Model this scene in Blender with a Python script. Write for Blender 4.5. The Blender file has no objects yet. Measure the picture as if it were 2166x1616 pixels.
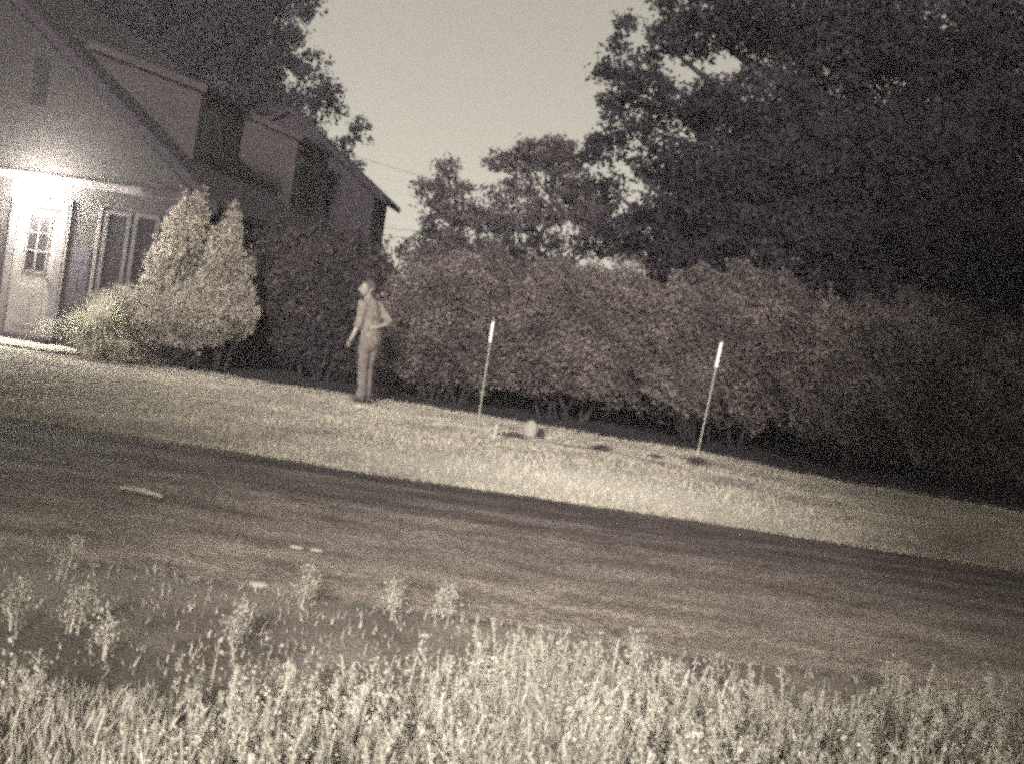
import bpy, bmesh, math, random
import numpy as np
from mathutils import Vector, Matrix

C = bpy.context.scene.collection
S = bpy.context.scene
RAD = math.radians

# ------------------------------------------------------------------ camera
ROLL, PITCH, CAM_Z = RAD(8.5), RAD(1.86), 1.2
cam = bpy.data.cameras.new('camera')
cam.sensor_width = 36.0
cam.lens = 36.0 * 2614.0 / 2166.0
cam.clip_start, cam.clip_end = 0.05, 3000
co = bpy.data.objects.new('camera', cam); C.objects.link(co)
Fv = Vector((0, math.cos(PITCH), -math.sin(PITCH)))
Uv = Vector((0, math.sin(PITCH), math.cos(PITCH)))
Rv = Vector((1, 0, 0))
rv = math.cos(ROLL) * Rv + math.sin(ROLL) * Uv
uv = -math.sin(ROLL) * Rv + math.cos(ROLL) * Uv
co.matrix_world = Matrix(((rv.x, uv.x, -Fv.x, 0), (rv.y, uv.y, -Fv.y, 0), (rv.z, uv.z, -Fv.z, CAM_Z), (0, 0, 0, 1)))
S.camera = co

# ------------------------------------------------------------------ light
SUN_EL, SUN_AZ = RAD(16), RAD(183)          # low sun behind the camera
EXPOSURE = 0.86
S.view_settings.view_transform = 'Standard'
S.view_settings.look = 'None'
S.view_settings.gamma = 1.0
S.view_settings.use_curve_mapping = False
S.view_settings.exposure = EXPOSURE
w = bpy.data.worlds.new('World'); S.world = w; w.use_nodes = True
nt = w.node_tree; nt.nodes.clear()
out = nt.nodes.new('ShaderNodeOutputWorld'); bg = nt.nodes.new('ShaderNodeBackground')
sky = nt.nodes.new('ShaderNodeTexSky'); sky.sky_type = 'NISHITA'; sky.sun_disc = False
sky.sun_elevation = SUN_EL; sky.sun_rotation = SUN_AZ
bw = nt.nodes.new('ShaderNodeRGBToBW'); tint = nt.nodes.new('ShaderNodeMix'); tint.data_type = 'RGBA'; tint.blend_type = 'MULTIPLY'
tint.inputs[0].default_value = 1.0; tint.inputs[7].default_value = (1.0, 0.945, 0.79, 1)   # the sepia tone of the picture
gm = nt.nodes.new('ShaderNodeGamma'); gm.inputs[1].default_value = 0.75
nt.links.new(sky.outputs[0], bw.inputs[0]); nt.links.new(bw.outputs[0], gm.inputs[0]); nt.links.new(gm.outputs[0], tint.inputs[6])
nt.links.new(tint.outputs[2], bg.inputs[0]); nt.links.new(bg.outputs[0], out.inputs[0])
bg.inputs[1].default_value = 0.098
sl = bpy.data.lights.new('sun', 'SUN'); sl.energy = 4.7; sl.angle = RAD(9); sl.color = (1.0, 0.935, 0.87)
so = bpy.data.objects.new('sun', sl); C.objects.link(so)
sd = Vector((math.sin(SUN_AZ) * math.cos(SUN_EL), math.cos(SUN_AZ) * math.cos(SUN_EL), math.sin(SUN_EL)))
so.rotation_euler = sd.to_track_quat('Z', 'Y').to_euler()
so.location = (0, -30, 30)
# soft, grainy exposure like a small night sensor: wide pixel filter, no denoiser
S.render.filter_size = 2.0
cy = S.cycles
cy.filter_width = 3.4
cy.use_denoising = False
cy.use_adaptive_sampling = True
cy.adaptive_threshold = 1.0
cy.adaptive_min_samples = 1
cy.max_bounces = 5; cy.diffuse_bounces = 3; cy.glossy_bounces = 2; cy.transmission_bounces = 3
cy.sample_clamp_indirect = 1.5; cy.sample_clamp_direct = 3.0

# ------------------------------------------------------------------ helpers
def mat(name, c1, c2=None, scale=6.0, rough=0.9, bump=0.0, detail=6.0, island=0.0, spec=0.2, bscale=None, stretch=None, coord='Object', lo=.35, hi=.65):
    m = bpy.data.materials.new(name); m.use_nodes = True
    n = m.node_tree; b = n.nodes['Principled BSDF']
    b.inputs['Roughness'].default_value = rough
    b.inputs['Specular IOR Level'].default_value = spec
    c2 = c2 or c1
    def tone(c):                                   # the darker a thing, the more it leans to the plum tone of this film
        t = max(0.0, 1 - (c[0] + c[1] + c[2])/.9); return (c[0]*(1 + .02*t), c[1]*(1 - .045*t), c[2]*(1 + .05*t + .10*t**4))
    c1, c2 = tone(c1), tone(c2)
    tc = n.nodes.new('ShaderNodeTexCoord'); mp = n.nodes.new('ShaderNodeMapping')
    n.links.new(tc.outputs[coord], mp.inputs[0])
    if stretch: mp.inputs['Scale'].default_value = stretch
    nz = n.nodes.new('ShaderNodeTexNoise'); nz.inputs['Scale'].default_value = scale; nz.inputs['Detail'].default_value = detail
    n.links.new(mp.outputs[0], nz.inputs[0])
    cr = n.nodes.new('ShaderNodeValToRGB')
    cr.color_ramp.elements[0].position = lo; cr.color_ramp.elements[1].position = hi
    cr.color_ramp.elements[0].color = (*c1, 1); cr.color_ramp.elements[1].color = (*c2, 1)
    n.links.new(nz.outputs[0], cr.inputs[0])
    last = cr.outputs[0]
    if island:
        g = n.nodes.new('ShaderNodeNewGeometry'); mr = n.nodes.new('ShaderNodeMapRange')
        mr.inputs[3].default_value = 1 - island; mr.inputs[4].default_value = 1 + island
        n.links.new(g.outputs['Random Per Island'], mr.inputs[0])
        mx = n.nodes.new('ShaderNodeMix'); mx.data_type = 'RGBA'; mx.blend_type = 'MULTIPLY'; mx.inputs[0].default_value = 1
        n.links.new(last, mx.inputs[6]); n.links.new(mr.outputs[0], mx.inputs[7]); last = mx.outputs[2]
    n.links.new(last, b.inputs['Base Color'])
    if bump:
        nb = n.nodes.new('ShaderNodeTexNoise'); nb.inputs['Scale'].default_value = bscale or scale * 4; nb.inputs['Detail'].default_value = 4
        n.links.new(mp.outputs[0], nb.inputs[0])
        bp = n.nodes.new('ShaderNodeBump'); bp.inputs['Strength'].default_value = bump; bp.inputs['Distance'].default_value = 0.03
        n.links.new(nb.outputs[0], bp.inputs['Height']); n.links.new(bp.outputs[0], b.inputs['Normal'])
    return m

def emis(name, col, strength):
    m = bpy.data.materials.new(name); m.use_nodes = True
    b = m.node_tree.nodes['Principled BSDF']
    b.inputs['Base Color'].default_value = (*col, 1)
    b.inputs['Emission Color'].default_value = (*col, 1); b.inputs['Emission Strength'].default_value = strength
    return m

def tag(o, label=None, cat=None, group=None, kind=None):
    if label: o['label'] = label
    if cat: o['category'] = cat
    if group: o['group'] = group
    if kind: o['kind'] = kind
    return o

def thing(name, label, cat, loc=(0, 0, 0), rotz=0, group=None):
    o = bpy.data.objects.new(name, None); C.objects.link(o)
    o.location = loc; o.rotation_euler = (0, 0, rotz); o.empty_display_size = 0.2
    return tag(o, label, cat, group)

def np_mesh(name, V, Q, m, parent=None, loc=None, smooth=False):
    """V (n,3) in the parent's local frame, Q (k,4) or (k,3) faces."""
    V = np.asarray(V, dtype=np.float32); Q = np.asarray(Q, dtype=np.int32)
    me = bpy.data.meshes.new(name)
    k = Q.shape[1]
    me.vertices.add(len(V)); me.vertices.foreach_set('co', V.ravel())
    me.loops.add(Q.size); me.loops.foreach_set('vertex_index', Q.ravel())
    me.polygons.add(len(Q)); me.polygons.foreach_set('loop_start', np.arange(0, Q.size, k, dtype=np.int32))
    me.polygons.foreach_set('use_smooth', np.full(len(Q), smooth))
    me.update(calc_edges=True); me.validate()
    me.materials.append(m)
    o = bpy.data.objects.new(name, me); C.objects.link(o)
    if parent: o.parent = parent
    if loc is not None: o.location = loc
    return o

class MB:
    """collects boxes, prisms and tubes into one mesh"""
    def __init__(self): self.v = []; self.f = []
    def poly(self, pts, faces):
        b = len(self.v); self.v += [tuple(p) for p in pts]; self.f += [tuple(b + i for i in f) for f in faces]; return self
    def box(self, x0, x1, y0, y1, z0, z1):
        return self.poly([(x0,y0,z0),(x1,y0,z0),(x1,y1,z0),(x0,y1,z0),(x0,y0,z1),(x1,y0,z1),(x1,y1,z1),(x0,y1,z1)],
                         [(0,3,2,1),(4,5,6,7),(0,1,5,4),(1,2,6,5),(2,3,7,6),(3,0,4,7)])
    def prism(self, prof, axis, a, b):
        """extrude a 2-D profile along axis ('x' or 'y')"""
        n = len(prof)
        P = [((a, p[0], p[1]) if axis == 'x' else (p[0], a, p[1])) for p in prof] + [((b, p[0], p[1]) if axis == 'x' else (p[0], b, p[1])) for p in prof]
        F = [tuple(range(n)), tuple(range(2*n-1, n-1, -1))] + [(i, i+n, (i+1) % n + n, (i+1) % n) for i in range(n)]
        return self.poly(P, F)
    def tube(self, pts, rad, n=7, cap=True):
        pts = [Vector(p) for p in pts]; rings = []
        for i, p in enumerate(pts):
            d = (pts[min(i+1, len(pts)-1)] - pts[max(i-1, 0)]).normalized()
            s = d.cross(Vector((0.13, 0.97, 0.2))); s = s.normalized() if s.length > 1e-4 else Vector((1,0,0)); t = d.cross(s)
            r = rad[i] if hasattr(rad, '__len__') else rad
            rings.append([p + r*(math.cos(2*math.pi*k/n)*s + math.sin(2*math.pi*k/n)*t) for k in range(n)])
        b = len(self.v)
        for r in rings: self.v += [tuple(q) for q in r]
        for i in range(len(pts)-1):
            for k in range(n):
                self.f.append((b+i*n+k, b+i*n+(k+1) % n, b+(i+1)*n+(k+1) % n, b+(i+1)*n+k))
        if cap:
            self.f.append(tuple(b+k for k in range(n-1, -1, -1))); self.f.append(tuple(b+(len(pts)-1)*n+k for k in range(n)))
        return self
    def ball(self, c, r, nu=12, nv=8, sc=(1,1,1), jit=0, rng=None):
        b = len(self.v)
        for j in range(nv+1):
            for i in range(nu):
                a, t = 2*math.pi*i/nu, math.pi*j/nv
                q = r*(1 + (rng.uniform(-jit, jit) if jit and 0 < j < nv else 0))
                self.v.append((c[0]+q*sc[0]*math.sin(t)*math.cos(a), c[1]+q*sc[1]*math.sin(t)*math.sin(a), c[2]+q*sc[2]*math.cos(t)))
        for j in range(nv):
            for i in range(nu):
                self.f.append((b+j*nu+i, b+(j+1)*nu+i, b+(j+1)*nu+(i+1) % nu, b+j*nu+(i+1) % nu))
        return self
    def build(self, name, m, parent=None, loc=None, bevel=0, smooth=False):
        me = bpy.data.meshes.new(name); me.from_pydata(self.v, [], self.f); me.validate()
        bm = bmesh.new(); bm.from_mesh(me)
        bmesh.ops.remove_doubles(bm, verts=bm.verts, dist=1e-5)
        bmesh.ops.recalc_face_normals(bm, faces=bm.faces)
        if bevel: bmesh.ops.bevel(bm, geom=list(bm.edges), offset=bevel, segments=1, affect='EDGES', clamp_overlap=True)
        for f in bm.faces: f.smooth = smooth
        bm.to_mesh(me); bm.free()
        me.materials.append(m)
        o = bpy.data.objects.new(name, me); C.objects.link(o)
        if parent: o.parent = parent
        if loc is not None: o.location = loc
        return o

def unit(a): return a / np.maximum(np.linalg.norm(a, axis=1, keepdims=True), 1e-9)

def leaves(P, size, R, aspect=0.55, up=0.0, jit=0.35):
    """a folded leaf-shaped quad at every point of P"""
    n = len(P)
    d = unit(R.normal(size=(n, 3)) + np.array([0, 0, up])); s = unit(np.cross(d, R.normal(size=(n, 3))))
    L = size * (1 + jit * R.uniform(-1, 1, size=(n, 1)))
    V = np.stack([P - d*L*.5, P + s*L*.5*aspect + d*L*.05, P + d*L*.5, P - s*L*.5*aspect + d*L*.05], 1).reshape(-1, 3)
    return V, np.arange(4*n).reshape(-1, 4)

def clump_points(centres, radii, per, R, flat=0.75):
    """gaussian leaf clumps"""
    c = np.repeat(centres, per, 0); r = np.repeat(radii, per)[:, None]
    q = R.normal(size=c.shape); q = unit(q) * (R.uniform(0, 1, size=(len(c), 1)) ** 0.45)
    q[:, 2] *= flat
    return c + q * r

def ellipsoid_points(lobes, R, density, shell=0.0):
    """lobes: (x,y,z,rx,ry,rz); points spread through their volume, or their outer shell"""
    out = []
    for (x, y, z, a, b, c) in lobes:
        n = max(3, int(density * a*b*c*4.19))
        q = unit(R.normal(size=(n, 3))) * (R.uniform(shell**3, 1, size=(n, 1)) ** (1/3))
        out.append(q * np.array([a, b, c]) + np.array([x, y, z]))
    return np.concatenate(out)

# the same pixel ray the camera has: used to measure the photograph, every object gets its own distance
def at(px, py, Y):
    a, b = (px - 1083) / 2614.0, -(py - 808) / 2614.0
    d = Fv + a*rv + b*uv; k = Y / d.y
    return Vector((d.x*k, Y, CAM_Z + d.z*k))

def hgt(x, y):
    """terrain height: flat road, a low bank rising to the lawn"""
    x = np.asarray(x, dtype=float); y = np.asarray(y, dtype=float)
    sm = lambda t: np.clip(t, 0, 1)**2 * (3 - 2*np.clip(t, 0, 1))
    edge = ROAD_FAR(x)
    amp = 0.07 + 0.11*np.exp(-((x - 0.7)/2.4)**2)
    bank = amp * sm((y - edge)/1.5) * (1 - 0.8*sm((y - edge - 1.5)/6.0))
    bump = 0.018*np.sin(1.7*x + 0.6*y)*np.sin(1.3*y - 0.4*x) + 0.01*np.sin(4.1*x + 1.0)*np.sin(3.7*y)
    off = sm((y - edge)/0.8) + .8*sm((4.9 - y)/0.9)
    verge = sm((5.38 - y)/0.34)*(0.03 + 0.03*np.clip(np.sin(2.3*x + 1.9)*np.sin(.9*x + .5) + .3, 0, 1))
    return bank + bump*np.clip(off, 0, 1) + verge - 0.015

def ROAD_FAR(x):
    x = np.asarray(x, dtype=float)
    return 9.72 + 0.10*np.sin(0.9*x + 0.6) + 0.25*np.exp(-((x + 2.3)/1.0)**2)
def ROAD_NEAR(x):
    x = np.asarray(x, dtype=float)
    return 5.10 + 0.05*np.sin(2.1*x) + 0.04*np.sin(5.3*x + 1)

# ------------------------------------------------------------------ materials
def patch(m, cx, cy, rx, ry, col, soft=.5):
    """a patch of paler ground, bare dirt or painted flash glow with a noisy edge"""
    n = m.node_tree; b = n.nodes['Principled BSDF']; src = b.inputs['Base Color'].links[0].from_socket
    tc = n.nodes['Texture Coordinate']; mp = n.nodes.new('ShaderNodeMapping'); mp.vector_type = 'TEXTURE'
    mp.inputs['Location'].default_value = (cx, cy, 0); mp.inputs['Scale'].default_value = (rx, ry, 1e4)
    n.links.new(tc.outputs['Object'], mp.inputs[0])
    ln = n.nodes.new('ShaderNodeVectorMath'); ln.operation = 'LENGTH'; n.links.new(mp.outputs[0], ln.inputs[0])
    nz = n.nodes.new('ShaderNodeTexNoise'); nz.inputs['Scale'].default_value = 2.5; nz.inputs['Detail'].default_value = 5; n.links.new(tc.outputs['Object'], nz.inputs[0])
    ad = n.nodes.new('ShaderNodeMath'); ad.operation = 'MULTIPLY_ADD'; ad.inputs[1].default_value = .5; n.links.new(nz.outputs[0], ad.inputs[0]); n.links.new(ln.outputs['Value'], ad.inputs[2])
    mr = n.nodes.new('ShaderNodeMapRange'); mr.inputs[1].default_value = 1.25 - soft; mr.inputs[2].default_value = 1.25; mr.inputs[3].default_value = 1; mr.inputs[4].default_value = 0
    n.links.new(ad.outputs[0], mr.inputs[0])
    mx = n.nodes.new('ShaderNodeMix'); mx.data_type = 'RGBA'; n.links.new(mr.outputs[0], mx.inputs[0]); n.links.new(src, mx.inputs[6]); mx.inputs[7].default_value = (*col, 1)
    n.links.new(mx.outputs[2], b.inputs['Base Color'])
def paint_flash_falloff(m):
    """flash falloff painted in: the road colour pales towards the camera"""
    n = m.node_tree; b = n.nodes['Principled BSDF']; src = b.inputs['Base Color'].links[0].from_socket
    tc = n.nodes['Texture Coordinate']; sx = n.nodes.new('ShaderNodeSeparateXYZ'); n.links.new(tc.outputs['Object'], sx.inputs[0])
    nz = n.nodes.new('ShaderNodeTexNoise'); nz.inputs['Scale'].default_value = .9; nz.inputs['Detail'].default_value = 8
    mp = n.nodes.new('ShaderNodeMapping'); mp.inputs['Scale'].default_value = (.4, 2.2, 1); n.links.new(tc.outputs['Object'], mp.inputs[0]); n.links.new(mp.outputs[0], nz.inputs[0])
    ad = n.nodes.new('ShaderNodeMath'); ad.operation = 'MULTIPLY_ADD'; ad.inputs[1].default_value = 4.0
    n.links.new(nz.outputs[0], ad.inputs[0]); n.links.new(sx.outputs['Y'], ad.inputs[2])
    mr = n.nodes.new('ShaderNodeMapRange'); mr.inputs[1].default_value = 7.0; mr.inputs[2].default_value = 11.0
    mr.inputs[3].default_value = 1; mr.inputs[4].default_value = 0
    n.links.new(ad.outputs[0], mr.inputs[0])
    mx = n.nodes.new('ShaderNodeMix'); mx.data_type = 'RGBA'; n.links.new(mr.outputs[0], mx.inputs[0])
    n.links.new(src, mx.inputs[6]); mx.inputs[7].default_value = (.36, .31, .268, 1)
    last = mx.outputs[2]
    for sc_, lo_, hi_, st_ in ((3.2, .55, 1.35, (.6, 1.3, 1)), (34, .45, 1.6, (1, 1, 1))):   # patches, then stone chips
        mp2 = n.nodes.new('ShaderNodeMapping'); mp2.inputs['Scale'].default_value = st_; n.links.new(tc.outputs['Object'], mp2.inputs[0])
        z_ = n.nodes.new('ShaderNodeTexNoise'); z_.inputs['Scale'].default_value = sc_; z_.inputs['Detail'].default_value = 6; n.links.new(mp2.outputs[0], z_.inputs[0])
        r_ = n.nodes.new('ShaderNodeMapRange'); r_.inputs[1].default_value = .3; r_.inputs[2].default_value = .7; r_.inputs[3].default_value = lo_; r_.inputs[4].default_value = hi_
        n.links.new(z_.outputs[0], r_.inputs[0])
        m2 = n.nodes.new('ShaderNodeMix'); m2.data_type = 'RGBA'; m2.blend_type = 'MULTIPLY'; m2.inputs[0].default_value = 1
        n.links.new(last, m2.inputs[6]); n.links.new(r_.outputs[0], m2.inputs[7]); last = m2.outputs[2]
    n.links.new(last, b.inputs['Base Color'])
M = {}
M['lawn'] = mat('lawn_soil', (.20,.175,.155), (.36,.325,.28), scale=1.6, bump=.5, bscale=40)
M['grass'] = mat('grass_blades', (.27,.25,.205), (.42,.39,.32), scale=.8, island=.35)
for k_ in ('lawn', 'grass'):
    patch(M[k_], .8, 10.6, 3.0, 1.1, (.50, .47, .40), .9)  # flash-bright band at the lawn edge, put into the colour
    patch(M[k_], 1.2, 14.4, 1.2, .35, (.11, .095, .083), .6)
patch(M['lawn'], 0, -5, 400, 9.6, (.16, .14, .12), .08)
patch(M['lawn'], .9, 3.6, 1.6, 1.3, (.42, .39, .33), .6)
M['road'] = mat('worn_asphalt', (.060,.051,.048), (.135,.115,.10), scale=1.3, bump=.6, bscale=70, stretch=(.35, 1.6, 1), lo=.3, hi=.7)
paint_flash_falloff(M['road'])  # near half paled in the colour to stand for flash falloff
M['shade_dark'] = mat('shade_dark', (.018,.015,.017), (.05,.042,.04), scale=9, bump=.7)  # dark tone painted for shade under the bushes and beside the stone
M['bark'] = mat('bark', (.018,.014,.016), (.045,.036,.036), scale=14, bump=.8, stretch=(1,1,.25))
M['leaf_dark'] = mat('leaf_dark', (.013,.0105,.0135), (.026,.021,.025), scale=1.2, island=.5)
M['leaf_black'] = mat('leaf_near_black', (.009,.007,.0105), (.018,.0145,.019), scale=1.2, island=.5)  # darkest of the leaf tones, near black
M['leaf_mid'] = mat('leaf_mid', (.03,.025,.026), (.07,.058,.057), scale=1.2, island=.5)
M['leaf_hedge'] = mat('leaf_hedge', (.055,.047,.042), (.145,.126,.108), scale=1.5, island=.55)
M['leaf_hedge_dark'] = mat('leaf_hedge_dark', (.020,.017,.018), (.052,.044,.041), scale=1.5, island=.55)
M['leaf_pale'] = mat('leaf_pale', (.16,.145,.12), (.30,.275,.23), scale=2.5, island=.4)
M['weed'] = mat('dry_weed', (.33,.31,.262), (.54,.515,.44), scale=3, island=.35)
M['verge'] = mat('dry_verge_grass', (.33,.305,.26), (.50,.47,.40), scale=1.2, island=.35)
M['siding'] = mat('brown_siding', (.012,.0105,.009), (.018,.0157,.0136), scale=5, stretch=(.3,.3,6), bump=.3)
M['shakes'] = mat('dormer_shakes', (.024,.0205,.019), (.036,.031,.029), scale=5, stretch=(.3,.3,6), bump=.3)
M['trim'] = mat('pale_trim', (.05,.045,.041), (.07,.063,.057), scale=6)
M['dark_trim'] = mat('dark_trim', (.016,.013,.015), (.024,.02,.022), scale=8)
M['shingle'] = mat('roof_shingle', (.016,.013,.015), (.030,.025,.026), scale=9, bump=.5, stretch=(1,1,2))
M['path'] = mat('gravel_path', (.19,.172,.148), (.28,.255,.22), scale=7, bump=.5)
M['sash'] = mat('window_sash', (.032,.029,.026), (.045,.041,.037))
M['glass'] = mat('dark_glass', (.009,.008,.008), rough=.35, spec=.08)
M['door'] = mat('door_paint', (.075,.068,.06), (.095,.087,.076), scale=4)
M['concrete'] = mat('concrete', (.13,.12,.105), (.2,.185,.16), scale=8, bump=.3)
M['white'] = mat('white_reflector', (.8,.8,.74), rough=.4, spec=.5)
M['rod'] = mat('pale_rod', (.42,.40,.34), rough=.5)
M['skin'] = mat('skin', (.21,.19,.16), (.26,.235,.20), scale=12)
M['shirt'] = mat('shirt_cloth', (.13,.118,.10), (.21,.19,.16), scale=14, bump=.4)
M['trousers'] = mat('trouser_cloth', (.095,.085,.074), (.15,.135,.115), scale=14, bump=.4)
M['hair'] = mat('hair', (.05,.043,.04), (.09,.08,.07), scale=40)
M['shoe'] = mat('shoe', (.06,.052,.048), rough=.6)
M['stone'] = mat('pale_stone', (.24,.225,.195), (.33,.31,.27), scale=9, bump=.5)
M['wire'] = mat('black_wire', (.12,.11,.10), rough=.6)
M['metal'] = mat('lantern_metal', (.05,.045,.042), rough=.4, spec=.5)
M['bulb'] = emis('lamp_glass', (1.0, 1.0, .86), 280)

# ------------------------------------------------------------------ ground, road
def grid(xs, ys, zfun):
    X, Y = np.meshgrid(xs, ys); Z = zfun(X, Y)
    V = np.stack([X, Y, Z], -1).reshape(-1, 3); nx, ny = len(xs), len(ys)
    i = np.arange(nx*ny).reshape(ny, nx)
    Q = np.stack([i[:-1, :-1], i[:-1, 1:], i[1:, 1:], i[1:, :-1]], -1).reshape(-1, 4)
    return V, Q
xs = np.concatenate([np.linspace(-600, -14, 14), np.arange(-12, 12.01, .2), np.linspace(14, 600, 14)])
ys = np.concatenate([np.linspace(-60, 0, 8), np.arange(1, 23.01, .15), np.linspace(25, 900, 18)])
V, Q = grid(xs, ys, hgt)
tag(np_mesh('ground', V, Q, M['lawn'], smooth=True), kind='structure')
xr = np.concatenate([np.linspace(-120, -12, 20), np.arange(-11.8, 12, .2), np.linspace(12.2, 120, 20)])
tt = np.linspace(0, 1, 24)
X, T = np.meshgrid(xr, tt); Y = ROAD_NEAR(X)*(1-T) + ROAD_FAR(X)*T
Z = 0.006 + 0.035*np.sin(math.pi*T)
V = np.stack([X, Y, Z], -1).reshape(-1, 3); i = np.arange(X.size).reshape(X.shape)
Q = np.stack([i[:-1, :-1], i[:-1, 1:], i[1:, 1:], i[1:, :-1]], -1).reshape(-1, 4)
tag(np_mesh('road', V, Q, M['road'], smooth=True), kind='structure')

# dark bed along the back of the lawn: bush shade put into its colour
BED = [(-6.9,19.2),(-6.1,19.7),(-5,19.7),(-3.6,19.5),(-2.5,19.2),(-1.5,19.2),(-.5,18.7),(.6,18.5),(1.65,18.4),(3.1,18.2),(4.7,16.7),(5.7,16.2),(6.9,15.9),(9,15.4),(14,14.6)]
bx = np.array([b[0] for b in BED]); by = np.array([b[1] for b in BED])
xb = np.arange(-6.9, 14, .12); rb = np.random.default_rng(5)
yb = np.interp(xb, bx, by) + .06*np.sin(9*xb) + rb.uniform(-.05, .05, len(xb))
X = np.stack([xb]*8); T = np.linspace(0, 1, 8)[:, None]; Y = yb*(1-T) + (yb+13)*T
Z = hgt(X, Y) + 0.01 + .05*np.minimum(1, T*6)
V = np.stack([X, Y, Z], -1).reshape(-1, 3); i = np.arange(X.size).reshape(X.shape)
Q = np.stack([i[:-1, :-1], i[:-1, 1:], i[1:, 1:], i[1:, :-1]], -1).reshape(-1, 4)
tag(np_mesh('shade_bed', V, Q, M['shade_dark'], smooth=True), kind='structure')

# pale path in front of the door
V, Q = grid(np.linspace(-25, -6.3, 60), np.linspace(18.75, 19.95, 6), lambda x, y: hgt(x, y) + .03)
tag(np_mesh('path', V, Q, M['path'], smooth=True), kind='structure')
# lawn grass
R = np.random.default_rng(11)
def blades(P, h, R, wdt=.012, lean=.35):
    n = len(P); a = R.uniform(0, 2*math.pi, n); hh = h*(.5 + R.uniform(0, 1, n))
    s = np.stack([np.cos(a), np.sin(a), np.zeros(n)], 1)*wdt
    t = np.stack([R.normal(0, lean, n), R.normal(0, lean, n), np.ones(n)], 1)*hh[:, None]
    V = np.stack([P - s, P + s, P + t], 1).reshape(-1, 3)
    return V, np.arange(3*n).reshape(-1, 3)
n = 90000
y = 9.6 + 10.6*R.uniform(0, 1, n)**1.15; x = R.uniform(-.52, .52, n)*y*1.05
ok = (y > ROAD_FAR(x) - .02) & ((y < np.interp(x, bx, by) + .15) | ((x < -6.9) & ((y < 18.7) | (y > 20))))
x, y = x[ok], y[ok]; hh = .022 + .016*np.sin(x*1.3 + y)**2
hh = hh*np.where(y < ROAD_FAR(x) + .25, .8, 1.0)
P = np.stack([x, y, hgt(x, y) - .005], 1)
V, Q = blades(P, hh, R, wdt=.006)
ne = 9000; xe = R.uniform(-6, 6, ne); ye = ROAD_FAR(xe) + R.normal(.04, .06, ne) + .05*np.sin(7*xe)*np.sin(3.1*xe)
Ve, Qe = blades(np.stack([xe, ye, np.maximum(hgt(xe, ye), .0)], 1), .03*R.uniform(.5, 1.5, ne), R, wdt=.006, lean=.7)
V = np.concatenate([V, Ve]); Q = np.concatenate([Q, Qe + len(V) - len(Ve)])
tag(np_mesh('lawn_grass', V, Q, M['grass']), 'short pale mown grass covering the lawn beyond the road', 'grass', kind='stuff')

# ------------------------------------------------------------------ weeds in front of the camera
def weed_plant(h, R, n_leaf=70, lean=None):
    """one stalk with side twigs of small round seed heads: verts, quads"""
    lean = R.normal(0, .10, 2) if lean is None else np.array(lean)
    ts = np.linspace(0, 1, 5); stem = np.stack([lean[0]*h*ts**1.5, lean[1]*h*ts**1.5, h*ts], 1)
    VV, QQ = [], []
    def strip(pts, w0):
        b = sum(len(v) for v in VV); k = len(pts)
        s = np.array([math.cos(ang), math.sin(ang), 0])
        wd = (w0*np.linspace(1, .4, k))[:, None]
        VV.append(np.concatenate([pts - s*wd, pts + s*wd])); 
        QQ.append(np.stack([b+np.arange(k-1), b+k+np.arange(k-1), b+k+1+np.arange(k-1), b+1+np.arange(k-1)], 1))
    ang = R.uniform(-.6, .6)
    strip(stem, .0035)
    t = R.uniform(.12, 1.0, n_leaf)**.8
    base = np.stack([np.interp(t, ts, stem[:, i]) for i in range(3)], 1)
    sp = .035 + .06*(1 - t)
    off = R.normal(size=(n_leaf, 3)) * sp[:, None]*np.array([1, 1, .5])*(h/.4)
    V, q = leaves(base + off + np.array([0, 0, .02]), .0135*(h/.4)**.4, R, aspect=.8)
    b = sum(len(v) for v in VV); VV.append(V); QQ.append(q + b)
    return np.concatenate(VV), np.concatenate(QQ)
R = np.random.default_rng(21)
def seed_grass(h, R):
    """a thin bent stalk with a narrow feathery spike"""
    ln = R.normal(0, .13, 2); m_ = 46; ts = np.linspace(0, 1, 7)
    stem = np.stack([ln[0]*h*ts**2, ln[1]*h*ts**2, h*ts*(1 - .12*ts*abs(ln[0]))], 1)
    s_ = np.array([math.cos(1.0), math.sin(1.0), 0])*.0022
    V = np.concatenate([stem - s_, stem + s_]); k = len(stem)
    Q = np.stack([np.arange(k-1), k+np.arange(k-1), k+1+np.arange(k-1), 1+np.arange(k-1)], 1)
    t = R.uniform(.6, 1, m_); c = np.stack([np.interp(t, ts, stem[:, i]) for i in range(3)], 1) + R.normal(0, .0055, (m_, 3))
    v, q = leaves(c, .0125, R, aspect=.35, up=1.6)
    return np.concatenate([V, v]), np.concatenate([Q, q + len(V)])
def leafy(h, R):
    """a low tuft of narrow upright leaves"""
    m_ = 26; c = np.stack([R.normal(0, .035, m_), R.normal(0, .035, m_), h*R.uniform(.1, .75, m_)], 1)
    return leaves(c, h*.55, R, aspect=.12, up=2.2)
protos = [weed_plant(R.uniform(.11, .23), R, int(R.uniform(30, 70))) for _ in range(10)] + [seed_grass(R.uniform(.12, .25), R) for _ in range(26)] + [leafy(R.uniform(.09, .16), R) for _ in range(8)]
VV, QQ, nb = [], [], 0
cnt = 0
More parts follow.
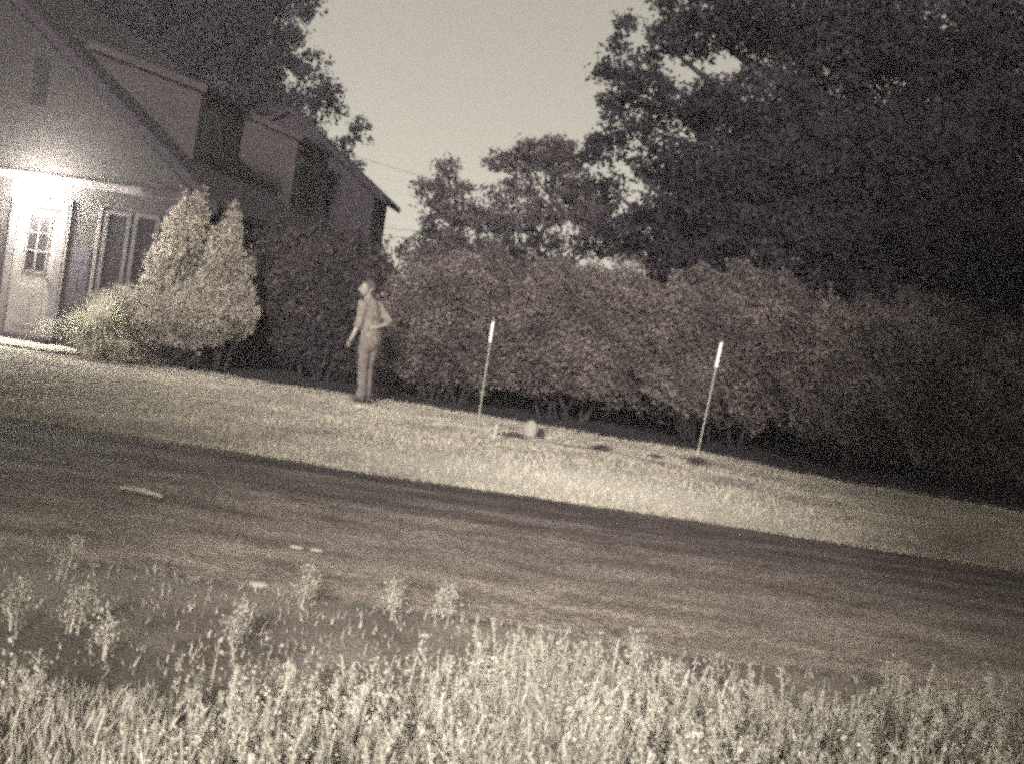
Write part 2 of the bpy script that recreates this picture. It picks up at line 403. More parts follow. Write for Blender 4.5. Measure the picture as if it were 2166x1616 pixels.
while cnt < 5600:
    yy = R.uniform(2.6, 5.05); xx = R.uniform(-.7, .9)*yy
    u = xx/yy
    if yy > 3.35 + 1.9*(min(u, .45) + .36) + .22*math.sin(3.1*xx + .6) + .12*math.sin(8*xx): continue
    dens = np.clip((u + .33)/.30, 0.05, 1)*1.0
    dens *= .45 + .55*(math.sin(5*xx + 1.3*yy) > -.3)
    if R.uniform() > dens: continue
    v, q = protos[R.integers(len(protos))]
    a = R.uniform(0, 6.28); s = R.uniform(.6, 1.08)*(1 - .25*max(0, (yy - 3.8)/1.2))
    c_, s_ = math.cos(a)*s, math.sin(a)*s
    W = np.stack([v[:, 0]*c_ - v[:, 1]*s_ + xx, v[:, 0]*s_ + v[:, 1]*c_ + yy, v[:, 2]*s + float(hgt(xx, yy)) - .005], 1)
    VV.append(W); QQ.append(q + nb); nb += len(W); cnt += 1
# fine blades between the stalks
n = 210000; y = R.uniform(2.2, 5.1, n); x = R.uniform(-.7, .9, n)*y
ok = R.uniform(0, 1, n) < np.clip((x/y + .44)/.22, .12, 1)*np.where(y < 3.4 + 1.9*(np.minimum(x/y, .45) + .36) + .2*np.sin(3*x), 1, .05)
x, y = x[ok], y[ok]; P = np.stack([x, y, hgt(x, y) - .005], 1)
V, q = blades(P, np.where(y < 3.3 + 1.9*(np.minimum(x/y, .45) + .36), .055, .03)*R.uniform(.5, 1.3, len(x)), R, wdt=.004, lean=.3)
tag(np_mesh('verge_grass', V, q, M['verge']), 'fine pale dry grass between the roadside weeds', 'grass', kind='stuff')
tag(np_mesh('roadside_weeds', np.concatenate(VV), np.concatenate(QQ), M['weed']), 'dense pale seeding weeds along the near road edge', 'weeds', kind='stuff')

# single weeds that stand apart from the mass
WEEDS = [(30,1350,3.9,'pale weed stalk at the far left edge of the photo, leaning right'),
         (60,1475,3.2,'short pale weed in the lower left corner below the leaning stalk'),
         (130,1270,4.7,'slender lone weed farthest back on the left, beside the road edge'),
         (165,1330,4.0,'tall branching weed with clustered heads on the left of the weed patch'),
         (225,1375,3.8,'weed with a drooping head just right of the tall branching weed'),
         (500,1335,4.2,'full bushy weed rising above the weeds left of centre'),
         (1020,1360,3.9,'single tall thin weed stalk near the middle of the weed patch'),
         (640,1275,4.9,'paler weed tuft at the road edge, left of the two tufts'),
         (830,1285,4.9,'middle weed tuft sticking up against the road edge'),
         (945,1275,4.9,'rightmost tall weed tuft against the near road edge'),
         (1350,1355,4.6,'upright weed clump at the road edge right of centre'),
         (1890,1410,4.9,'last tall weed clump towards the right edge of the photo')]
for k, (px, py, Y, lab) in enumerate(WEEDS):
    p = at(px, py, Y); g = float(hgt(p.x, Y)); h = max(.16, p.z - g)
    r_ = thing('weed_plant', lab, 'weed', (p.x, Y, g - .005), R.uniform(0, 6), 'weeds standing apart at the roadside')
    for j in range(3 if k in (3, 5, 7, 8, 9, 10, 11) else 2):
        v, q = weed_plant(h*(1 if j == 0 else R.uniform(.6, .9)), R, 170)
        v = v + np.array([R.normal(0, .025), R.normal(0, .025), 0]) if j else v
        np_mesh('stalk', v, q, M['weed'], r_)

# ------------------------------------------------------------------ house
PSI = RAD(5)
house = thing('house', 'dark gabled house with two shed dormers behind the porch light', 'house', (-7.0, 20.5, 0), -PSI)
XE, ZE, SL, XR = 1.9, 2.70, 0.77, -3.6           # eave x, eave z, roof slope, ridge x
ZR = ZE + SL*(XE - XR); XL = 2*XR - XE; DEP = 10.0
roofz = lambda x: ZE + SL*(XE - x)
m_ = MB().prism([(XL+.25, -.3), (XE-.25, -.3), (XE-.25, roofz(XE-.25)-.12), (XR, ZR-.12), (XL+.25, roofz(XE-.25)-.12)], 'y', 0, DEP)
wall = m_.build('front_wall', M['siding'], house)
roof = MB()
roof.prism([(XE, ZE-.10), (XE, ZE), (XR, ZR), (XR, ZR-.12)], 'y', -.3, DEP+.2)
roof.prism([(XL, ZE-.10), (XL, ZE), (XR, ZR), (XR, ZR-.12)], 'y', -.3, DEP+.2)
roof = roof.build('roof', M['shingle'], house)
rk = MB()
rk.prism([(XE+.02, ZE-.17), (XE+.02, ZE-.02), (XR, ZR-.02), (XR, ZR-.22)], 'y', -.335, -.303)
rk.build('rake_board', M['dark_trim'], roof)
# eave board over the door and the windows
MB().box(-4.2, 1.58, -.045, -.002, 2.66, 2.80).build('eave_board', M['trim'], house, bevel=.01)
MB().box(.55, 1.66, -.16, -.047, 2.70, 2.775).build('gutter', M['dark_trim'], house, bevel=.01)
# corner and casing boards
MB().box(-.665, -.62, -.06, -.002, .5, 2.42).build('corner_board', M['trim'], house)
MB().box(-.16, -.10, -.05, -.002, .9, 2.4).build('casing_board', M['trim'], house)
# dormers
def dormer(ly0, ly1, xf, zf, zb_at, slope, winy0, winy1, winz0, winz1, label):
    """cheeks, a front facing right, a shed roof"""
    xb = (roofz(0) - (zf + slope*xf)) / (SL - slope)   # where the shed roof meets the main roof
    xb = -abs(xb)
    zt = lambda x: zf + slope*(xf - x)
    d = MB().prism([(xf, roofz(xf)-.05), (xf, zf), (xb, zt(xb)), (xb, roofz(xb)-.1)], 'y', ly0, ly1).build('dormer', M['shakes'], house)
    d['label'] = label
    MB().prism([(xf+.12, zt(xf+.12)+.01), (xf+.12, zt(xf+.12)+.08), (xb-.1, zt(xb-.1)+.08), (xb-.1, zt(xb-.1)+.01)], 'y', ly0-.08, ly1+.08).build('dormer_roof', M['shingle'], d)
    MB().prism([(xf+.12, zt(xf+.12)-.06), (xf+.12, zt(xf+.12)+.06), (xb+.2, zt(xb+.2)+.06), (xb+.2, zt(xb+.2)-.06)], 'y', ly0-.115, ly0-.083).build('fascia', M['shakes'], d)
    MB().box(xf+.002, xf+.03, winy0, winy1, winz0, winz1).build('window', M['glass'], d)
    return d
dormer(1.0, 3.4, .90, 4.72, None, .225, 1.25, 2.25, 3.62, 4.42, 'nearer dormer with a dark window on its right face')
dormer(6.5, 9.2, 1.10, 4.88, None, .27, 6.8, 8.0, 3.75, 4.5, 'farther dormer with a dark window on its right face')
MB().box(-1.62, -1.34, -.012, -.002, 3.9, 4.62).build('gable_window', M['glass'], house)
# door with its grid window
dr = MB().box(-1.52, -.80, -.05, -.002, .10, 2.20).build('door', M['door'], house, bevel=.008)
dw = MB().box(-1.31, -.94, -.056, -.052, 1.20, 2.08).build('door_window', M['glass'], dr)
g = MB()
for xx in (-1.325, -1.14, -.955): g.box(xx, xx+.03, -.075, -.058, 1.18, 2.10)
for zz in (1.155, 1.50, 1.80, 2.08): g.box(-1.345, -.905, -.072, -.057, zz, zz+.03)
g.build('door_grille', M['trim'], dr)
p_ = MB().box(-1.40, -.92, -.058, -.052, .25, .95); p_.build('lower_panel', M['door'], dr, bevel=.002)
MB().ball((-.865, -.09, 1.08), .03).build('door_knob', M['metal'], dr, smooth=True)
f = MB().box(-.79, -.67, -.07, -.003, .05, 2.36).box(-1.65, -1.53, -.07, -.003, .05, 2.36).box(-1.65, -.67, -.075, -.004, 2.24, 2.37)
f.build('door_frame', M['trim'], house)
MB().box(-1.62, -.70, -.22, -.01, .0, .095).build('door_step', M['dark_trim'], house)
# windows
def window(x0, x1, z0, z1):
    wn = MB().box(x0, x1, -.022, -.004, z0, z1).build('window', M['glass'], house)
    fr = MB().box(x0-.07, x0-.003, -.045, -.003, z0-.05, z1+.07).box(x1+.003, x1+.07, -.045, -.003, z0-.05, z1+.07)
    fr.box(x0-.003, x1+.003, -.045, -.003, z1+.004, z1+.07)
    fr.build('window_frame', M['sash'], wn)
    MB().box(x0-.1, x1+.1, -.08, -.047, z0-.07, z0-.02).build('window_sill', M['sash'], wn)
window(.02, .33, .98, 2.28)
window(.52, .82, 1.05, 2.30)
MB().box(-.54, -.22, -.02, -.003, .70, 1.66).build('wall_panel', M['dark_trim'], house)

# rear block with its own gable, dark behind the dormers
rear = thing('house_wing', 'taller dark rear wing with deep eaves beside the sky gap', 'house wing', (-7.0, 20.5, 0), -PSI)
RXE, RZE, RSL, RXR = 2.42, 4.18, .71, -.3
rz = lambda x: RZE + RSL*(RXE - x)
MB().prism([(-3.2, -.2), (2.1, -.2), (2.1, rz(2.1)-.14), (RXR, rz(RXR)-.14), (-3.2, rz(2.6)-.14)], 'y', 10.25, 11.9).build('wing_wall', M['dark_trim'], rear)
rr = MB().prism([(RXE, RZE-.14), (RXE, RZE), (RXR, rz(RXR)), (RXR, rz(RXR)-.14)], 'y', 10.1, 12.1)
rr.prism([(-3.4, RZE-.14), (-3.4, RZE), (RXR, rz(RXR)), (RXR, rz(RXR)-.14)], 'y', 10.1, 12.1)
rr.build('wing_roof', M['dark_trim'], rear)
MB().box(1.5, 1.85, 10.2, 10.247, 2.9, 3.7).build('wing_window', M['glass'], rear)

# porch light
def hloc(x, y, z):
    c, s = math.cos(-PSI), math.sin(-PSI)
    return (-7.0 + x*c - y*s, 20.5 + x*s + y*c, z)
lp = thing('wall_lantern', 'glaring lit porch lantern on the wall above the door', 'lamp', hloc(-1.20, -.03, 2.53), -PSI)
MB().box(-.06, .06, -.03, .022, -.09, .09).build('back_plate', M['metal'], lp, bevel=.008)
MB().tube([(0, -.03, .05), (0, -.14, .21), (0, -.38, .22)], .014).build('bracket', M['metal'], lp)
MB().tube([(0, -.38, .23), (0, -.38, .13)], [.02, .05], n=12).build('lamp_hood', M['metal'], lp)
gl = MB().ball((0, -.36, -.08), .28, 24, 16).build('lamp_globe', M['bulb'], lp, smooth=True)

# ------------------------------------------------------------------ trees and shrubs
def limb_tree(mb, base, top, r0, r1, R, wig=.25, n=6):
    pts, rad = [], []
    for i in range(n+1):
        t = i/n; p = Vector(base).lerp(Vector(top), t)
        if 0 < i < n: p += Vector((R.normal(0, wig), R.normal(0, wig), 0))*.4
        pts.append(p); rad.append(r0 + (r1 - r0)*t)
    mb.tube(pts, rad, n=8); return pts
def tree(name, label, cat, base, lobes, m, R, density, per, leaf, clump_r, trunk_r, top_z, group=None, shell=0.0, extra=None):
    """base world; lobes in world coordinates"""
    t = thing(name, label, cat, base, 0, group); b = np.array(base)
    cs = ellipsoid_points(lobes, R, density, shell)
    if extra is not None: cs = np.concatenate([cs, extra])
    rad = clump_r*R.uniform(.6, 1.35, len(cs))
    P = clump_points(cs, rad, per, R) - b
    V, Q = leaves(P, leaf, R)
    np_mesh('crown', V, Q, m, t)
    mb = MB(); pts = limb_tree(mb, (0, 0, -.1), (R.normal(0, .2), R.normal(0, .2), top_z), trunk_r, trunk_r*.3, R)
    for lb in lobes:                                   # a limb into every lobe
        c = Vector(lb[:3]) - Vector(base)
        z0 = max(.25*top_z, min(c.z - .25*math.hypot(c.x, c.y) - .3, .9*top_z)); i = min(len(pts)-2, max(1, int(z0/top_z*(len(pts)-1))))
        limb_tree(mb, pts[i], c, trunk_r*.38, .02, R, .3, 5)
    mb.build('trunk', M['bark'], t, smooth=True)
    return t

R = np.random.default_rng(33)
# big tree on the right
def lb(px, py, Y, rx, ry, rz): p = at(px, py, Y); return (p.x, p.y, p.z, rx, ry, rz)
def fringe(pts, Y, spread, R, k=6):
    """twig-end clumps along an uneven outline"""
    o = []
    for px, py in pts:
        for _ in range(k):
            p = at(px + R.normal(0, spread), py + R.normal(0, spread), Y + R.normal(0, .7)); o.append(tuple(p))
    return np.array(o)
big = [lb(1480, 40, 21.5, .85, 1.6, .62), lb(1345, 145, 21.3, .42, .9, .22), lb(1400, 90, 21.3, .45, .9, .25),
       lb(1640, 20, 21.5, 1.3, 1.8, .7), lb(1420, 215, 21.5, .95, 1.5, .40), lb(1600, 235, 21.5, 1.3, 1.8, .6),
       lb(1345, 290, 21.4, .55, 1.0, .24), lb(1310, 325, 21.4, .35, .8, .16), lb(1500, 370, 21.5, 1.3, 1.8, .62), lb(1700, 360, 21.5, 1.5, 2, .9),
       lb(1430, 450, 21.7, .9, 1.5, .5), lb(1600, 510, 21.5, 1.4, 1.8, .55), lb(1290, 400, 22, .35, .8, .3), lb(1760, 130, 21.5, 1.0, 1.8, .9), lb(1500, 560, 21.3, 1.3, 1.3, .5), lb(1350, 500, 22.0, .7, 1.2, .4), lb(1700, 600, 21.3, 1.3, 1.3, .7), lb(1750, 480, 20.8, 1.0, 1.2, .7)]
fr = fringe([(1395, 5), (1320, 60), (1300, 92), (1275, 150), (1300, 152), (1330, 165), (1285, 212), (1300, 250), (1262, 312), (1245, 330), (1290, 300)], 21.3, 9, R, 4)
tree('broadleaf_tree', 'huge dark broadleaf tree with ragged left outline and sky gaps', 'tree', (4.4, 22.2, 0), big, M['leaf_dark'], R, 26, 42, .10, .27, .34, 7.5, 'big dark trees on the right', extra=fr)
big2 = [lb(2330, 420, 20.5, 1.3, 1.4, 1.5), lb(2360, 150, 20.5, 1.3, 1.4, 1.5), lb(2350, 680, 20, 1.3, 1.3, 1.0), lb(2000, 60, 20, 1.6, 1.5, 1.0), lb(1860, 330, 20.6, .9, 1.4, 1.1), lb(2080, 330, 20, 1.1, 1.5, 1.2), lb(1900, 560, 20.6, 1.2, 1.3, .7), lb(2120, 560, 19.6, 1.0, 1.4, .9), lb(1850, 60, 20.6, .8, 1.4, .8), lb(2200, 150, 19.5, .8, 1.3, 1.4), lb(1950, 700, 19.8, 1.3, 1.2, .7), lb(2150, 760, 19.2, 1.0, 1.2, .8), lb(1830, 660, 20.2, 1.0, 1.1, .6), lb(1990, 480, 19.4, .9, 1, .8), lb(1750, 330, 24, 1.6, 1.2, 1.1), lb(1950, 420, 24, 1.8, 1.2, 1.4), lb(2120, 480, 23, 1.3, 1.2, 1.2), lb(1930, 180, 23.5, 1.6, 1.2, 1.2), lb(2090, 230, 23, 1.3, 1.2, 1.3), lb(1800, 560, 24, 1.4, 1, .9), lb(1640, 480, 24.5, 1.3, 1, .9)]
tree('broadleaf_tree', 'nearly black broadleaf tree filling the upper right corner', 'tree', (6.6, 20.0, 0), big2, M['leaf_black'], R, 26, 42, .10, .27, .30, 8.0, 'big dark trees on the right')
# dark tree behind the house
lt = [lb(60, 20, 38, 2.6, 2.4, 2.2), lb(250, 60, 38, 2.6, 2.4, 2.2), lb(420, 90, 38, 2.2, 2.2, 2.3), lb(545, 60, 38, 1.35, 1.8, 1.9), lb(470, 230, 38, 2.2, 2.2, 1.6), lb(580, 250, 38, 1.2, 1.8, 1.2), lb(300, -60, 38, 3, 2.4, 1.6), lb(560, -40, 38, 1.3, 1.6, 1.2)]
ex = fringe([(620, 60), (615, 120), (640, 150), (660, 130), (690, 180), (700, 200), (670, 230), (640, 200), (690, 240), (660, 260), (640, 290), (600, 140), (640, 20), (645, 5)], 37.5, 13, R, 5)
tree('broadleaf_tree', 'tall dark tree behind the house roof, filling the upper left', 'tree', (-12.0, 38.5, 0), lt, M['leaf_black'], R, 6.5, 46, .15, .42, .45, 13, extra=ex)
sp = [lb(765, 262, 36.5, .35, .4, .30), lb(750, 290, 36.5, .45, .4, .24), lb(730, 300, 36.5, .3, .4, .14), lb(700, 315, 36.5, .6, .5, .3), lb(660, 310, 36.5, .9, .6, .4), lb(735, 350, 36.5, .5, .4, .22)]
tree('small_tree', 'small tree above the wing roof with one tuft sticking out into the sky', 'tree', (-5.9, 36.5, 0), sp, M['leaf_dark'], R, 42, 26, .13, .20, .10, 6.3)
# mid-distance trees in the gap
ta = [lb(940, 360, 34, .36, .5, .48), lb(915, 415, 34, .55, .6, .36), lb(970, 390, 34, .30, .5, .3), lb(940, 480, 34, .6, .7, .5), lb(1010, 470, 34, .55, .6, .42), lb(895, 400, 34, .22, .4, .14), lb(890, 535, 34, .6, .6, .35), lb(960, 440, 34, .75, .6, .4), lb(930, 520, 34, .8, .6, .45), lb(1010, 520, 34, .7, .6, .4)]
tree('broadleaf_tree', 'smaller pointed tree in the gap between house and big tree', 'tree', (-2.0, 34.2, 0), ta, M['leaf_mid'], R, 34, 40, .12, .27, .09, 5.0, 'paler trees in the gap')
tb = [lb(1110, 335, 35, .9, .9, .45), lb(1170, 330, 35, .75, .8, .55), lb(1060, 345, 35, .45, .6, .25), lb(1200, 385, 35, .6, .8, .5), lb(1110, 400, 35, .6, .7, .32), lb(1150, 450, 35, .8, .8, .4), lb(1060, 470, 35, .5, .6, .4), lb(1230, 450, 35, .6, .8, .5), lb(1180, 510, 35, .35, .6, .3), lb(1280, 470, 34, .8, .8, .55), lb(1060, 420, 35, .5, .6, .3), lb(1100, 480, 35, .7, .7, .4), lb(1240, 520, 35, .7, .7, .35), lb(1060, 530, 35, .8, .7, .35), lb(1330, 520, 34, .8, .8, .4), lb(1230, 410, 35, .7, .7, .5)]
tree('broadleaf_tree', 'taller rounded tree in the gap with sky showing through its crown', 'tree', (0.3, 35.2, 0), tb, M['leaf_mid'], R, 24, 40, .13, .28, .12, 6.2, 'paler trees in the gap')

us = [(x_, 24.5 + .8*math.sin(3*x_), 1.0, 1.5, .9, 2.0 + .35*math.sin(2.1*x_ + 1)) for x_ in np.arange(-1.0, 14, 1.1)]
us += [(x_, 26 + math.sin(2*x_), 3.4, 1.5, .9, 2.4) for x_ in np.arange(4.0, 16, 1.2)]
P = ellipsoid_points(us, R, 520, .5); P = P[P[:, 2] > 0]
V, Q = leaves(P, .16, R, jit=.5)
tag(np_mesh('woodland_undergrowth', V, Q, M['leaf_dark']), 'dark woodland undergrowth behind the hedge and under the big trees', 'undergrowth', kind='stuff')

# bushes: leafy shell over woody stems, bare near the ground
def bush(name, label, cat, base, lobes, m, R, n_leaf, leaf, group=None, stem_n=9, up=0., under=.3, shoots=60, asp=.55):
    t = thing(name, label, cat, base, 0, group); b = np.array(base)
    vol = np.array([l[3]*l[5] for l in lobes]); vol = vol/vol.sum(); PP = []
    for l, v in zip(lobes, vol):
        n = int(n_leaf*v*1.8); q = unit(R.normal(size=(n, 3)))
        lump = 1 + .15*np.sin(5*q[:, 0:1] + 3*q[:, 2:3] + l[0])*np.cos(5*q[:, 1:2] + l[0]) + .09*np.sin(13*q[:, 2:3] + 9*q[:, 0:1] + l[1])
        q = q*(R.uniform(.45, 1.0, size=(n, 1))**.5)*lump
        PP.append(q*np.array(l[3:]) + np.array(l[:3]))
    for _ in range(int(shoots)):                     # loose shoots that break the outline
        l = lobes[R.integers(len(lobes))]; q = unit(R.normal(size=(1, 3)))[0]; q[2] = abs(q[2]); k_ = 24
        t_ = R.uniform(.75, 1.0 + R.uniform(.12, .38), (k_, 1)); PP.append(np.array(l[:3]) + q*np.array(l[3:])*t_ + np.array([0, 0, .12])*(t_ - .75) + R.normal(0, .03, (k_, 3)))
    P = np.concatenate(PP); P = P[P[:, 2] > b[2] + under*R.uniform(.4, 1.3, len(P))] - b
    V, Q = leaves(P, leaf, R, aspect=asp, up=up, jit=.6)
    np_mesh('foliage', V, Q, m, t)
    mb = MB()
    for k in range(stem_n):
        l = lobes[k % len(lobes)]; c = Vector(l[:3]) - Vector(base)
        limb_tree(mb, (c.x*.6 + R.normal(0, .12), c.y*.5 + R.normal(0, .1), -.08), (c.x + R.normal(0, l[3]*.4), c.y + R.normal(0, l[4]*.3), c.z + R.normal(0, .1)), .028, .008, R, .1, 4)
    mb.build('stem', M['bark'], t, smooth=True)
    return t
GH = 'bushes along the back of the lawn'
bush('bush', 'wide bush beside the standing person, right up to the first marker', 'bush', (-1.1, 20.2, 0), [(-1.5, 20.3, 1.25, .9, .9, 1.15), (-.5, 20.2, 1.45, 1.0, .9, 1.15), (-1.1, 20.6, 1.7, .9, .8, .8)], M['leaf_hedge'], R, 43200, .044, GH, under=.42)
bush('bush', 'palest bush in the hedge row, between the two markers', 'bush', (1.1, 19.8, 0), [(.5, 19.8, 1.45, .95, .9, 1.15), (1.5, 19.8, 1.5, 1.05, .9, 1.2), (1.0, 19.3, .95, .7, .6, .5)], M['leaf_hedge'], R, 45000, .044, GH, under=.5)
bush('bush', 'tall spreading bush directly behind the marker on the right', 'bush', (3.2, 19.4, 0), [(2.7, 19.4, 1.5, 1.0, .9, 1.2), (3.7, 19.2, 1.6, 1.1, .95, 1.3), (2.6, 18.9, .85, .6, .5, .4)], M['leaf_hedge'], R, 45000, .044, GH, under=.5)
bush('bush', 'dim bush right of the right marker, under the big tree', 'bush', (5.3, 18.3, 0), [(4.9, 18.4, 1.4, 1.0, .9, 1.15), (5.8, 18.0, 1.5, 1.0, .9, 1.25)], M['leaf_hedge'], R, 39600, .044, GH, under=.45)
bush('bush', 'darkest bush of the row, at the right edge of the photo', 'bush', (7.4, 17.3, 0), [(7.0, 17.4, 1.3, 1.0, .9, 1.15), (7.9, 17.1, 1.4, 1.0, .9, 1.2)], M['leaf_hedge'], R, 37800, .044, GH, under=.45)
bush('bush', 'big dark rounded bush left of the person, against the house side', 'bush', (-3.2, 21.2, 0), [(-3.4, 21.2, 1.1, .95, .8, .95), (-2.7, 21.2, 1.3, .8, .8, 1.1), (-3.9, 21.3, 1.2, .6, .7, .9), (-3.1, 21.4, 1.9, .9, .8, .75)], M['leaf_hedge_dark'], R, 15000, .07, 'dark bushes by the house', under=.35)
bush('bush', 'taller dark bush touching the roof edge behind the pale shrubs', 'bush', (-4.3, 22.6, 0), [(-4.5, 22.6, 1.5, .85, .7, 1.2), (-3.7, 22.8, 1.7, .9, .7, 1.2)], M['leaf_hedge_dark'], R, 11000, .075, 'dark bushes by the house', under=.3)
# pale shrubs in front of the house
bush('columnar_shrub', 'pale columnar shrub nearer the windows, left of its twin', 'shrub', (-5.75, 20.1, 0), [(-5.60, 20.1, 1.75, .27, .3, .85), (-5.85, 20.1, 1.2, .30, .32, .7), (-5.42, 20.1, 2.25, .13, .16, .48), (-5.75, 20.1, 1.95, .2, .2, .45)], M['leaf_pale'], R, 7500, .062, 'pale columnar shrubs', up=1.2, under=.2, shoots=320, asp=.32)
bush('columnar_shrub', 'pale columnar shrub with a pointed top, right of its twin', 'shrub', (-5.05, 19.95, 0), [(-5.0, 19.95, 1.35, .24, .3, .85), (-4.82, 19.95, 1.85, .15, .2, .68), (-5.12, 19.95, .95, .30, .3, .5), (-4.62, 19.95, 1.35, .20, .22, .55), (-4.5, 20.0, .95, .25, .25, .4)], M['leaf_pale'], R, 7500, .062, 'pale columnar shrubs', up=1.2, under=.3, shoots=320, asp=.32)
bush('low_shrub', 'low pale rounded shrub under the dark windows', 'shrub', (-6.4, 19.8, 0), [(-6.3, 19.8, .72, .42, .4, .36), (-5.9, 19.75, .8, .45, .4, .36), (-6.1, 19.7, .45, .3, .3, .25)], M['leaf_pale'], R, 5500, .045, 'low pale shrubs', up=.8, under=.12, shoots=200, asp=.32)
bush('low_shrub', 'low pale shrub spilling in front of the columnar pair', 'shrub', (-5.6, 19.5, 0), [(-5.65, 19.5, .6, .42, .35, .30), (-5.2, 19.5, .62, .42, .35, .36), (-5.4, 19.45, .85, .4, .3, .25), (-4.85, 19.6, .75, .35, .3, .35)], M['leaf_pale'], R, 6500, .045, 'low pale shrubs', up=.8, under=.28, shoots=200, asp=.32)

# ornamental grass by the door
og = thing('ornamental_grass', 'arching clump of pale ornamental grass beside the door', 'grass clump', (-6.42, 19.0, .0))
n = 1500; a = R.uniform(0, 2*math.pi, n); L = R.uniform(.4, .95, n); o = R.uniform(.05, .95, n); VV, QQ = [], []
d = np.stack([np.cos(a), np.sin(a), np.zeros(n)], 1); s = np.stack([-np.sin(a), np.cos(a), np.zeros(n)], 1)
b0 = d*.16*R.uniform(0, 1, (n, 1))
for k, t in enumerate((0, .4, .75, 1.0)):
    c = b0 + d*(o*t**1.5)[:, None] + np.array([0, 0, 1.])*(L*(1.35*t - (.35 + .75*o)*t**2))[:, None]; wd = .010*(1 - .8*t)
    VV.append(np.stack([c - s*wd, c + s*wd], 1))
V = np.stack(VV, 1).reshape(-1, 3); i = np.arange(n)[:, None]*8
Q = np.concatenate([i + np.array([[2*k, 2*k+1, 2*k+3, 2*k+2]]) for k in range(3)], 0)
np_mesh('leaf_blades', V*1.2, Q, M['weed'], og)
M['ograss'] = M['weed']
og2 = thing('ornamental_grass', 'small low grass tuft on the lawn edge below the arching clump', 'grass clump', (-5.85, 18.5, .0))
np_mesh('leaf_blades', V*np.array([.7, .7, .45]), Q, M['weed'], og2)

# unseen tree-shaped blockers added behind the camera to shade the right and lower left
R2 = np.random.default_rng(77)
tree('shade_blocker', 'added cone shaped light blocker, unseen behind the camera on the right', 'tree', (6.0, -5.5, 0), [(4.4, -5, 2.3, 3.6, 1.4, 1.7), (5.2, -5, 4.6, 3.4, 1.4, 1.8), (5.9, -5, 7.2, 3.2, 1.4, 2.2), (7.0, -5, 10, 3.0, 1.4, 2.4)], M['leaf_dark'], R2, 10.0, 44, .32, .55, .3, 11, 'added light blockers behind the camera')
tree('shade_blocker', 'added smaller cone shaped light blocker, unseen behind the camera on the left', 'tree', (-4.5, -5.5, 0), [(-3.9, -5, 3.15, 2.9, 1.4, .6), (-5.2, -5, 3.7, 2.7, 1.4, 1.3), (-7.3, -5, 5.1, 2.8, 1.4, 1.2)], M['leaf_dark'], R2, 10.0, 44, .32, .5, .22, 4.2, 'added light blockers behind the camera')

# ------------------------------------------------------------------ reflective marker stakes
def marker(foot, top, label):
    foot, top = Vector(foot), Vector(top); v = top - foot
    t = thing('driveway_marker', label, 'marker stake', tuple(foot), 0, 'marker stakes on the lawn')
    MB().tube([(0, 0, -.1), tuple(v*.82)], .0065, n=8).build('rod', M['rod'], t)
    MB().tube([tuple(v*.80), tuple(v*1.0)], .017, n=10).build('reflector_sleeve', M['white'], t)
    MB().tube([tuple(v*1.0005), tuple(v*1.012)], [.015, .010], n=10).build('cap', M['rod'], t)
f1 = at(1012, 886, 17.2); t1 = at(1043, 682, 17.2)
f2 = at(1468, 990, 14.9); t2 = at(1526, 726, 14.9)
marker((f1.x, 17.2, float(hgt(f1.x, 17.2))), t1, 'thin stake with a bright sleeve nearer the person')
marker((f2.x, 14.9, float(hgt(f2.x, 14.9))), t2, 'thin stake with a bright sleeve on the right, nearest the camera')

# ------------------------------------------------------------------ person
def skin_mesh(name, verts, edges, radii, m, parent, sub=1, root=0):
    me = bpy.data.meshes.new(name); me.from_pydata([tuple(v) for v in verts], edges, [])
    o = bpy.data.objects.new(name, me); C.objects.link(o)
    md = o.modifiers.new('skin', 'SKIN'); md.use_smooth_shade = True; md.branch_smoothing = .5
    for i, r in enumerate(radii):
        sv = me.skin_vertices[0].data[i]; sv.radius = (r, r) if not hasattr(r, '__len__') else r; sv.use_root = (i == root)
    sb = o.modifiers.new('sub', 'SUBSURF'); sb.levels = sub; sb.render_levels = sub
    dg = bpy.context.evaluated_depsgraph_get(); ev = o.evaluated_get(dg)
    nm = bpy.data.meshes.new_from_object(ev); nm.name = name
    o.modifiers.clear(); o.data = nm; nm.materials.clear(); nm.materials.append(m)
    for p in nm.polygons: p.use_smooth = True
    o.parent = parent
    return o
per = thing('person', 'person standing at the hedge in pale shirt, elbow bent out', 'person', (-2.06, 17.9, .03))
# joints in metres, figure faces left and a little to the camera
J = dict(pel=(-.06,0,.93), wai=(-.09,0,1.08), che=(-.12,0,1.30), nck=(-.16,-.01,1.46), nk2=(-.185,-.02,1.51), hd=(-.20,-.035,1.60), tp=(-.19,-.02,1.685),
         shL=(-.22,-.16,1.39), elL=(-.225,-.20,1.12), wrL=(-.285,-.27,.90),
         shR=(-.02,.14,1.39), elR=(.17,.10,1.17), wrR=(.02,-.08,1.08),
         hpL=(-.13,-.09,.90), knL=(-.10,-.11,.49), anL=(-.06,-.10,.09), toL=(-.17,-.14,.035),
         hpR=(-.005,.075,.90), knR=(-.035,.05,.49), anR=(.0,.06,.09), toR=(-.11,.04,.035))
K = list(J); ix = {k: i for i, k in enumerate(K)}
E = [('pel','wai'),('wai','che'),('che','nck'),('nck','nk2'),('nk2','hd'),('hd','tp'),('che','shL'),('shL','elL'),('elL','wrL'),('che','shR'),('shR','elR'),('elR','wrR'),
     ('pel','hpL'),('hpL','knL'),('knL','anL'),('anL','toL'),('pel','hpR'),('hpR','knR'),('knR','anR'),('anR','toR')]
RD = dict(pel=.125, wai=.115, che=.13, nck=.066, nk2=.06, hd=.092, tp=.07, shL=.062, elL=.044, wrL=.028, shR=.062, elR=.044, wrR=.028,
          hpL=.088, knL=.058, anL=.04, toL=.034, hpR=.088, knR=.058, anR=.04, toR=.034)
